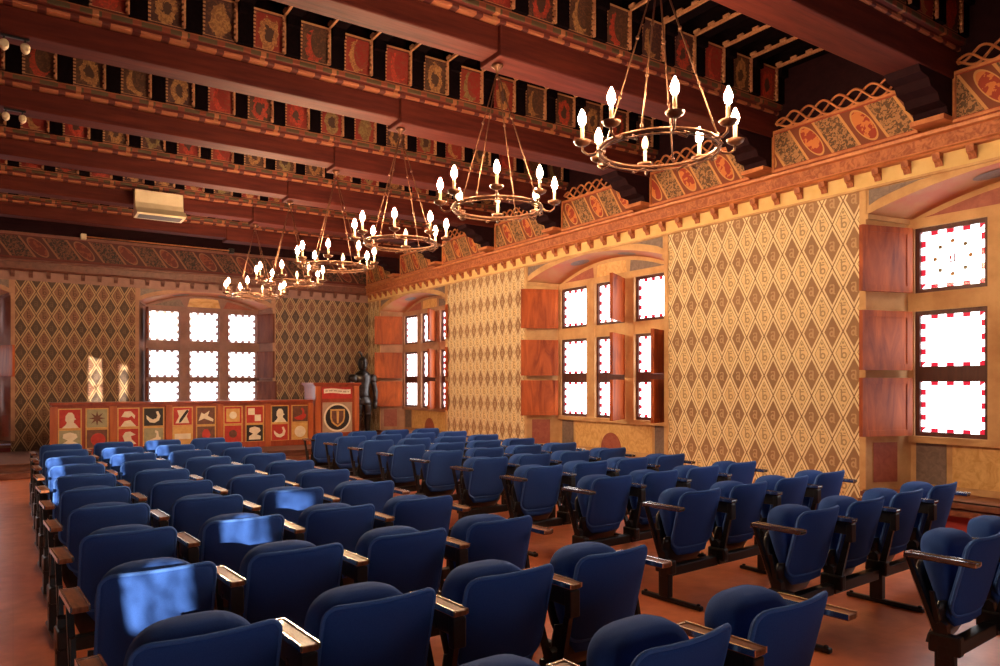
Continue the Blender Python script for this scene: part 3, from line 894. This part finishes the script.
def chair_proto(first, am):
    root = empty('auditorium_chair')
    # backrest: rounded rectangle, curved in plan, slightly reclined
    bm = B(); pillow(bm, rrect(.455, BACK_H, .05, 5, .08), lambda u, v: .024, back_map)
    bk = obj('backrest', bm, 'fabric', root, True)
    bm = B(); ol = rrect(.455, BACK_H, .05, 5, .08)
    pts = [back_map(u, v, -.008) for u, v in ol]; n = len(pts); rings = []
    for i, p in enumerate(pts):
        d = (Vector(pts[(i + 1) % n]) - Vector(pts[i - 1])).normalized(); a = d.cross(Vector((0, 1, 0))).normalized(); b = a.cross(d)
        rings.append([bm.verts.new(Vector(p) + (a * cos(PI * k / 3) + b * sin(PI * k / 3)) * .009) for k in range(6)])
    for i in range(n):
        for k in range(6): bm.faces.new((rings[i][k], rings[i][(k + 1) % 6], rings[(i + 1) % n][(k + 1) % 6], rings[(i + 1) % n][k]))
    obj('edge_piping', bm, 'piping', bk, True)  # pale tube added around the back as a rim highlight
    # plastic shell under and in front of the upholstery
    bm = B()
    g0 = []
    for j in range(6):
        v = -.16 + .24 * j / 5
        w = .20 + .05 * min(1, (v + .16) / .12)
        g0.append([(w * u, .035 - .105 * (max(v, -.1) / BACK_H) + .75 * (w * u) ** 2 + .028 + (.05 if v < -.06 else 0) * ((-.06 - v) / .1), BACK_Z0 + v) for u in [-1 + 2 * i / 10 for i in range(11)]])
    g1 = [[(x, y + .014, z) for x, y, z in r] for r in g0]
    sheet(bm, g0); sheet(bm, g1)
    for r0, r1 in ((g0[0], g1[0]), (g0[-1], g1[-1])): sheet(bm, [r0, r1])
    sheet(bm, [[r[0] for r in g0], [r[0] for r in g1]]); sheet(bm, [[r[-1] for r in g0], [r[-1] for r in g1]])
    bmesh.ops.remove_doubles(bm, verts=bm.verts, dist=.0005)
    obj('back_shell', bm, 'plastic', root, True)
    # seat tipped up: domed cushion, thick at its front edge (top), thin at the hinge
    out = []
    W, H = .222, .475
    for k in range(25):
        a = PI * k / 24
        ca, sa = cos(a), sin(a)
        sp = lambda t, e: math.copysign(abs(t) ** e, t)
        out.append((W * sp(ca, .62), H - .20 + .20 * sp(sa, .8)))
    out += [(-W * .97, .16), (-W * .86, .05), (-W * .7, 0), (0, -.01), (W * .7, 0), (W * .86, .05), (W * .97, .16)]
    def seat_map(u, v, d):
        y = .062 + .23 * v
        return (u, y + d, .30 + v * .985)
    bm = B(); pillow(bm, out, lambda u, v: .03 + .045 * max(0, min(1, v / .4)), seat_map)
    seat = obj('seat', bm, 'fabric', root, True)
    bm = B(); pillow(bm, [(u * .9, .02 + v * .74) for u, v in out], lambda u, v: .02, lambda u, v, d: (u, .15 + .26 * v + d, .28 + v * .9))
    obj('seat_pan', bm, 'plastic', seat, True)
    # beam carrying the row
    bm = B(); bx(bm, ARX + .0385 - .07, SP / 2 - .0385 + (.07 if first == 'end' else 0), .01, .075, .175, .245, .006)
    obj('row_beam', bm, 'steel', root)
    arm_parts(root, ARX, first != 'aisle', first in ('aisle', 'post'), am)
    if first == 'end': arm_parts(root, -ARX, False, True, am)
    return root
PROTO = {(b, i): chair_proto(q, am) for b, am in (('L', 'arm_wood'), ('R', 'arm_dark')) for i, q in enumerate(('aisle', 'mid', 'post', 'end'))}
for q in PROTO.values(): kids(q)
used = {q: False for q in PROTO.values()}
ORD = ['first', 'second', 'third', 'fourth', 'fifth', 'sixth', 'seventh', 'eighth', 'ninth', 'tenth', 'eleventh', 'twelfth']
def place(block, row, col, x, y):
    pr = PROTO[(block, col)]
    if not used[pr]: used[pr] = True; c = pr
    else: c = copy_tree(pr)
    c.location = (x, y, 0); c.rotation_euler = (0, 0, .065)
    rw = ORD[10 - row] + ' row from the painted desk'
    if block == 'L':
        cl = ['on the outer aisle', 'second in from outer aisle', 'third in from outer aisle', 'on the centre aisle'][col]
        lab = 'blue tip-up chair %s, %s, outer block' % (cl, rw)
    else:
        cl = ['on the centre aisle', 'second in from centre aisle', 'third in from centre aisle', 'at the window end'][col]
        lab = 'blue tip-up chair %s, %s, window block' % (cl, rw)
    tag(c, lab, 'chair', 'blue auditorium chairs of the %s block' % ('outer' if block == 'L' else 'window'))
for row in range(0, 11):
    for col in range(4):
        xr = .751 + .606 * col
        place('L', row, col, xr - .235, 1.566 + .941 * row + .065 * (col - 3) * .606 + .06)
        xr = 4.422 + .612 * col
        place('R', row, col, xr - .235, 1.701 + .941 * row + .065 * col * .612 + .06)
place('L', -1, 3, .751 + .606 * 3 - .235, 1.566 - .941 + .06)

# ------------------------------------------------------------------ painted desk on the dais
DY, DX0, DPW, DZ1 = 15.6, .62, .97, 1.205
desk = empty('council_desk', (DX0, DY, ZD)); tag(desk, 'long red wooden council desk faced with square heraldic tiles, on the dais', 'desk')
H = DZ1 - ZD
def F(u, v, d): return (u, -d, v)
bm = B(); bx(bm, -.06, 5 * DPW, -.075, .55, H - .045, H, .008); bx(bm, -.03, 5 * DPW, -.045, .03, H - .07, H - .045)
obj('desk_top', bm, 'desk_wood', desk)
bm = B(); bx(bm, 0, 5 * DPW, .0, .04, .0, H - .07)
obj('front_board', bm, 'desk_wood', desk)
bm = B(); bx(bm, -.03, .0, 0, .5, 0, H - .045); obj('side_board', bm, 'desk_post', desk)
for k in range(6):
    bm = B(); x = k * DPW
    if k == 5: x -= .04
    bx(bm, x - .06, x + .06, -.045, 0, 0, H - .07, .008); obj('post', bm, 'desk_post', desk)
bm = B()
bx(bm, 0, 5 * DPW, -.03, 0, 0, .12, .006)
obj('plinth', bm, 'desk_wood', desk)
def poly(pts): return pts
def circ(cx, cy, r, n=16, a0=0, a1=2 * PI): return [(cx + r * cos(a0 + (a1 - a0) * i / n), cy + r * sin(a0 + (a1 - a0) * i / n)) for i in range(n + (0 if abs(a1 - a0 - 2 * PI) < 1e-6 else 1))]
bust = [(.12, 0), (.3, .18), (.36, .3), (.28, .42), (.3, .66), (.42, .84), (.6, .84), (.7, .7), (.72, .55), (.8, .48), (.7, .42), (.68, .3), (.78, .2), (.92, 0)]
bird = [(.1, .25), (.3, .12), (.62, .1), (.82, .22), (.9, .42), (.78, .5), (.74, .8), (.6, .88), (.56, .76), (.66, .68), (.62, .46), (.4, .36)]
crest = [(.15, .1), (.85, .1), (.88, .3), (.62, .42), (.86, .62), (.8, .8), (.5, .9), (.2, .82), (.16, .6), (.4, .46), (.16, .3)]
star = [(.5 + (.42 if i % 2 == 0 else .15) * cos(PI * i / 8), .5 + (.42 if i % 2 == 0 else .15) * sin(PI * i / 8)) for i in range(16)]
feather = [(.28, .12), (.4, .16), (.82, .78), (.8, .88), (.7, .86), (.34, .34)]
hook = [(.12, .62), (.14, .4), (.3, .2), (.55, .16), (.78, .3), (.86, .56), (.74, .84), (.62, .8), (.7, .58), (.64, .42), (.46, .36), (.3, .46)]
dog = [(.1, .16), (.3, .3), (.2, .6), (.34, .82), (.6, .84), (.86, .66), (.62, .58), (.66, .4), (.9, .14), (.6, .1), (.5, .3), (.4, .1)]
shield_ = [(.25, .85), (.75, .85), (.75, .45), (.66, .28), (.5, .15), (.34, .28), (.25, .45)]
TI = [ # per section: (bg, fg, shapes) for top-left, top-right, bottom-left, bottom-right
    [('red', 'ivory', [bust]), ('sage', 'brownp', [star]), ('sage', 'ivory', [crest]), ('brownp', 'red', [circ(.55, .45, .36)])],
    [('red', 'ivory', [[(.14, .55), (.3, .84), (.62, .86), (.84, .6), (.8, .42), (.66, .6), (.5, .5)], [(.1, 0), (.3, .3), (.6, .36), (.9, 0)]]), ('black', 'ivory', [hook]), ('red', 'ivory', [dog]), ('sage', 'ivory', [bird])],
    [('red', 'ivory', [[(.1, .1), (.86, .1), (.72, .5), (.86, .9), (.2, .86), (.3, .5)]]), ('brownp', 'ivory', [[(.08, .2), (.4, .34), (.9, .14), (.92, .3), (.6, .5), (.7, .8), (.4, .6), (.24, .7)]]), ('ochre', 'ivory', [[(.06, .3), (.94, .3), (.94, .62), (.06, .62)]]), ('brownp', 'red', [bust])],
    [('red', 'ochre', [[(.1, .1), (.9, .1), (.9, .9), (.1, .9)]]), ('red', 'ivory', [[(.1, .5), (.5, .5), (.5, .9), (.1, .9)], [(.5, .1), (.88, .1), (.88, .5), (.5, .5)]]), ('red', 'brownp', [circ(.5, .5, .24)]), ('black', 'ivory', [crest])],
    [('black', 'ivory', [bust]), ('brownp', 'red', [bird]), ('red', 'ivory', [hook]), ('ochre', 'ivory', [circ(.5, .5, .36)])]]
ts = .34
for k in range(5):
    cx = k * DPW + DPW / 2
    for i, (bg, fg, shp) in enumerate(TI[k]):
        tx = cx + (-.395 if i % 2 == 0 else .045); tz = H - .13 - ts - (.385 if i > 1 else 0)
        bm = B(); bx(bm, tx, tx + ts, -.012, 0, tz, tz + ts)
        tl = obj('heraldic_tile', bm, bg, desk)
        bm = B(); t = .02
        for q in ((-t, 0, -t, ts + t), (ts, ts + t, -t, ts + t), (0, ts, -t, 0), (0, ts, ts, ts + t)):
            bx(bm, tx + q[0], tx + q[1], -.022, 0, tz + q[2], tz + q[3])
        obj('tile_frame', bm, 'ochre', tl)
        bm = B()
        for s_ in shp: prism(bm, [(tx + u * ts, tz + v * ts) for u, v in s_], F, .012, .018)
        obj('emblem', bm, fg, tl)
        if k == 3 and i == 0:
            bm = B(); prism(bm, [(tx + u * ts, tz + v * ts) for u, v in circ(.5, .5, .22)], F, .018, .024); obj('emblem', bm, 'ivory', tl)
        if k == 2 and i == 0:
            bm = B(); prism(bm, [(tx + u * ts, tz + v * ts) for u, v in feather], F, .018, .024); obj('emblem', bm, 'black', tl)

# ------------------------------------------------------------------ lectern
LX0, LW_, LH = 5.50, 1.02, 1.58 - ZD
lec = empty('lectern', (LX0, DY - .1, ZD)); tag(lec, 'tall red wooden lectern with a shield roundel and scroll on its front', 'lectern')
bm = B(); bx(bm, 0, LW_, .0, .7, 0, LH - .06); obj('body', bm, 'desk_wood', lec)
bm = B(); bx(bm, -.05, LW_ + .05, -.05, .75, LH - .05, LH, .008); bx(bm, -.02, LW_ + .02, -.025, .72, LH - .08, LH - .05)
obj('cap', bm, 'desk_wood', lec)
for x0 in (0, LW_ - .12):
    bm = B(); bx(bm, x0, x0 + .12, -.04, 0, 0, LH - .08, .008); obj('post', bm, 'desk_post', lec)
bm = B(); bx(bm, LW_, LW_ + .012, .02, .68, .05, LH - .1, .004); obj('side_panel', bm, 'desk_post', lec)
bm = B(); bx(bm, .16, LW_ - .16, -.014, 0, .25, .92); ep = obj('emblem_panel', bm, 'panel_stone', lec)
bm = B()
for q in ((.14, .16, .23, .94), (LW_ - .16, LW_ - .14, .23, .94), (.16, LW_ - .16, .92, .94), (.16, LW_ - .16, .23, .25)): bx(bm, q[0], q[1], -.03, 0, q[2], q[3])
obj('panel_frame', bm, 'desk_wood', ep)
c0 = (LW_ / 2, .58)
bm = B(); prism(bm, circ(*c0, .315, 36), F, .014, .02); obj('roundel', bm, 'ivory', ep)
bm = B(); prism(bm, circ(*c0, .275, 36), F, .02, .026); obj('roundel', bm, 'black', ep)
def shp(s): return [(c0[0] + u * s, c0[1] + v * s) for u, v in ((-.5, .55), (.5, .55), (.5, .0), (.42, -.3), (.2, -.5), (0, -.62), (-.2, -.5), (-.42, -.3), (-.5, 0))]
bm = B(); prism(bm, shp(.34), F, .026, .034); obj('shield', bm, 'ochre', ep)
bm = B(); prism(bm, shp(.27), F, .034, .038); obj('shield_field', bm, 'brownp', ep)
bm = B(); prism(bm, [(c0[0] - .03, c0[1] + .14), (c0[0] + .03, c0[1] + .14), (c0[0] + .02, c0[1] - .13), (c0[0] - .02, c0[1] - .13)], F, .038, .042); obj('shield_pale', bm, 'ochre', ep)
bm = B(); bx(bm, .16, LW_ - .16, -.008, 0, 1.0, LH - .1); rp = obj('scroll_panel', bm, 'red', lec)
bm = B(); n = 16
up = [(.2 + .62 * i / n, 1.165 + .012 * sin(i / n * 5.5)) for i in range(n + 1)]
prism(bm, [(u, v - .05) for u, v in up] + [(u, v + .05) for u, v in reversed(up)], F, .008, .014); obj('scroll', bm, 'ivory', rp)
bm = B()
for i in range(26):     # tiny brush-lettered line, illegible at this size
    u = .235 + .56 * i / 26; v = 1.165 + .012 * sin((u - .2) / .62 * 5.5)
    hgt = (.02, .028, .018, .0, .024)[i % 5]
    if hgt: bx(bm, u, u + .012, -.017, -.014, v - hgt / 2, v + hgt / 2)
obj('scroll_lettering', bm, 'brownp', rp)

# ------------------------------------------------------------------ suit of armour
arx, ary = 6.98, 16.35
ar = empty('suit_of_armor', (arx, ary, ZD), 0); tag(ar, 'standing dark steel suit of armour behind the lectern by the room corner', 'armour')
bm = B(); bx(bm, -.3, .3, -.25, .25, 0, .12, .015); obj('base', bm, 'wood_dark', ar)
bm = B(); lathe(bm, [(.14, .98), (.17, 1.02), (.155, 1.12), (.17, 1.25), (.215, 1.42), (.215, 1.52), (.16, 1.6), (.08, 1.64), (.07, 1.68)], seg=20, sx=1, sy=.72); obj('breastplate', bm, 'armour', ar, True)
bm = B(); lathe(bm, [(.165, 1.04), (.2, .96), (.235, .84), (.225, .83), (.15, .95)], seg=20, sy=.75); obj('skirt', bm, 'armour', ar, True)
bm = B(); lathe(bm, [(.075, 1.64), (.10, 1.68), (.115, 1.76), (.12, 1.84), (.1, 1.92), (.05, 1.97), (.012, 1.99)], seg=18, sx=.9, sy=1.1)
prism(bm, [(-.14, 1.70), (-.17, 1.79), (-.12, 1.86), (-.05, 1.9), (-.05, 1.68)], lambda u, v, d: (d, u, v), -.03, .03); 
hm = obj('helmet', bm, 'armour', ar, True)
bm = B(); bx(bm, -.075, .075, -.135, -.12, 1.795, 1.81); obj('visor_slit', bm, 'black', hm)
bm = B(); tube(bm, [(0, .04, 1.96), (-.02, .03, 2.04), (-.06, .02, 2.09), (-.11, .02, 2.09)], [.015, .03, .035, .012], 8); obj('plume', bm, 'black', hm, True)
for sg in (-1, 1):
    bm = B(); lathe(bm, [(.03, .09), (.09, .07), (.115, 0), (.105, -.07), (.08, -.1)], (sg * .245, 0, 1.47), 14); obj('pauldron', bm, 'armour', ar, True)
    bm = B()
    if sg < 0: p = [(-.26, 0, 1.45), (-.36, -.02, 1.30), (-.44, -.02, 1.17), (-.36, -.07, 1.08), (-.22, -.12, 1.0)]
    else: p = [(.26, 0, 1.45), (.30, 0, 1.28), (.33, 0, 1.13), (.32, -.03, .98), (.30, -.06, .84)]
    tube(bm, p, [.07, .062, .066, .052, .045], 12); arm = obj('arm', bm, 'armour', ar, True)
    bm = B(); lathe(bm, [(.02, .055), (.06, .03), (.065, 0), (.06, -.03), (.02, -.055)], p[2], 12); obj('elbow_guard', bm, 'armour', arm, True)
    bm = B(); e = Vector(p[4]); q = Vector(p[3])
    dv = (e - q).normalized(); tube(bm, [e - dv * .06, e, e + dv * .06, e + dv * .12], [.062, .05, .05, .03], 10); obj('gauntlet', bm, 'armour', arm, True)
    bm = B(); tube(bm, [(sg * .1, 0, .95), (sg * .115, -.01, .78), (sg * .12, -.02, .62), (sg * .125, -.01, .56), (sg * .13, .01, .42), (sg * .135, .01, .2), (sg * .135, 0, .14)], [.105, .098, .08, .072, .078, .056, .05], 14); lg = obj('leg', bm, 'armour', ar, True)
    bm = B(); lathe(bm, [(.02, .07), (.078, .035), (.085, 0), (.075, -.035), (.02, -.07)], (sg * .122, -.025, .6), 12); obj('knee_guard', bm, 'armour', lg, True)
    bm = B(); tube(bm, [(sg * .135, .06, .16), (sg * .14, -.04, .165), (sg * .15, -.13, .15), (sg * .155, -.2, .135)], [.045, .05, .042, .015], 10); obj('sabaton', bm, 'armour', lg, True)

# ------------------------------------------------------------------ fittings under the ceiling
vu = empty('ceiling_fan_unit', (2.02, 13.02, 4.26)); tag(vu, 'cream wedge-shaped casing with a pale grille underneath, fixed below a far ceiling beam', 'ventilation unit')
bm = B(); prism(bm, [(-.02, .43), (-.02, .23), (-.07, .14), (-.25, .02), (-.23, 0), (.16, .0), (.16, .43)], lambda u, v, d: (d, u, v), -.38, .34); obj('casing', bm, 'white', vu)
bm = B(); sheet(bm, [[(-.36, -.085, .122), (.36, -.085, .122)], [(-.36, -.235, .024), (.36, -.235, .024)]])
for v in bm.verts: v.co.y -= .006
obj('air_slot', bm, 'white', vu)
bm = B(); bx(bm, -.34, .30, -.2, .1, -.004, 0); obj('grille', bm, 'grey_dark', vu)
bm = B(); bx(bm, .2, .24, .16, .2, .2, .55, 0); bx(bm, -.24, -.2, .16, .2, .2, .55, 0); obj('bracket', bm, 'steel', vu)

rl = empty('curtain_rail', (1.2, 17.0, 4.55)); tag(rl, 'thin pale rail running above the frieze of the end wall', 'rail')
bm = B(); tube(bm, [(0, 0, 0), (2.9, 0, 0)], .014, 8); obj('rod', bm, 'gilt', rl, True)
for x in (0.0, 2.9):
    bm = B(); bx(bm, x - .05, x + .05, -.04, .16, -.06, .05, .01); obj('end_bracket', bm, 'white' if x == 0 else 'steel', rl)

def spot(name, x, y, label):
    r = empty(name, (x, y, 4.48)); tag(r, label, 'spotlight', 'small spotlights under the beams')
    bm = B(); bx(bm, -.1, .1, -.015, .015, -.02, 0, .003); obj('mount', bm, 'steel', r)
    for dx, dz in ((-.08, .02), (.07, 0)):
        bm = B(); tube(bm, [(dx, 0, -.01), (dx, -.01, -.07)], .008, 6); a = obj('arm', bm, 'steel', r)
        bm = B(); tube(bm, [(dx, .03, -.11), (dx, -.0, -.10), (dx, -.05, -.09), (dx, -.055, -.09)], [.02, .034, .036, .03], 12); obj('spot_head', bm, 'white', a, True)
spot('spotlight', .02, 7.37, 'small white twin spotlight under a beam, upper one at the dark edge')
spot('spotlight', .02, 9.34, 'small white twin spotlight under a beam, lower one at the dark edge')


# ------------------------------------------------------------------ light
w = bpy.data.worlds.new('world'); sc.world = w; w.use_nodes = True
bg = w.node_tree.nodes['Background']; bg.inputs[0].default_value = (.62, .75, 1, 1); bg.inputs[1].default_value = .7
sun = bpy.data.lights.new('sun', 'SUN'); sun.energy = 16; sun.angle = .005; sun.color = (1, .90, .74)
so = bpy.data.objects.new('sun', sun); COL.objects.link(so)
so.rotation_euler = Vector((.5, .8, -.13)).to_track_quat('-Z', 'Y').to_euler()
sc.view_settings.view_transform = 'Standard'
sc.view_settings.look = 'None'
sc.view_settings.gamma = 1
sc.view_settings.use_curve_mapping = False
sc.view_settings.exposure = .15
sc.cycles.use_denoising = True
sc.cycles.max_bounces = 6; sc.cycles.diffuse_bounces = 4; sc.cycles.glossy_bounces = 3
sc.cycles.sample_clamp_indirect = 6
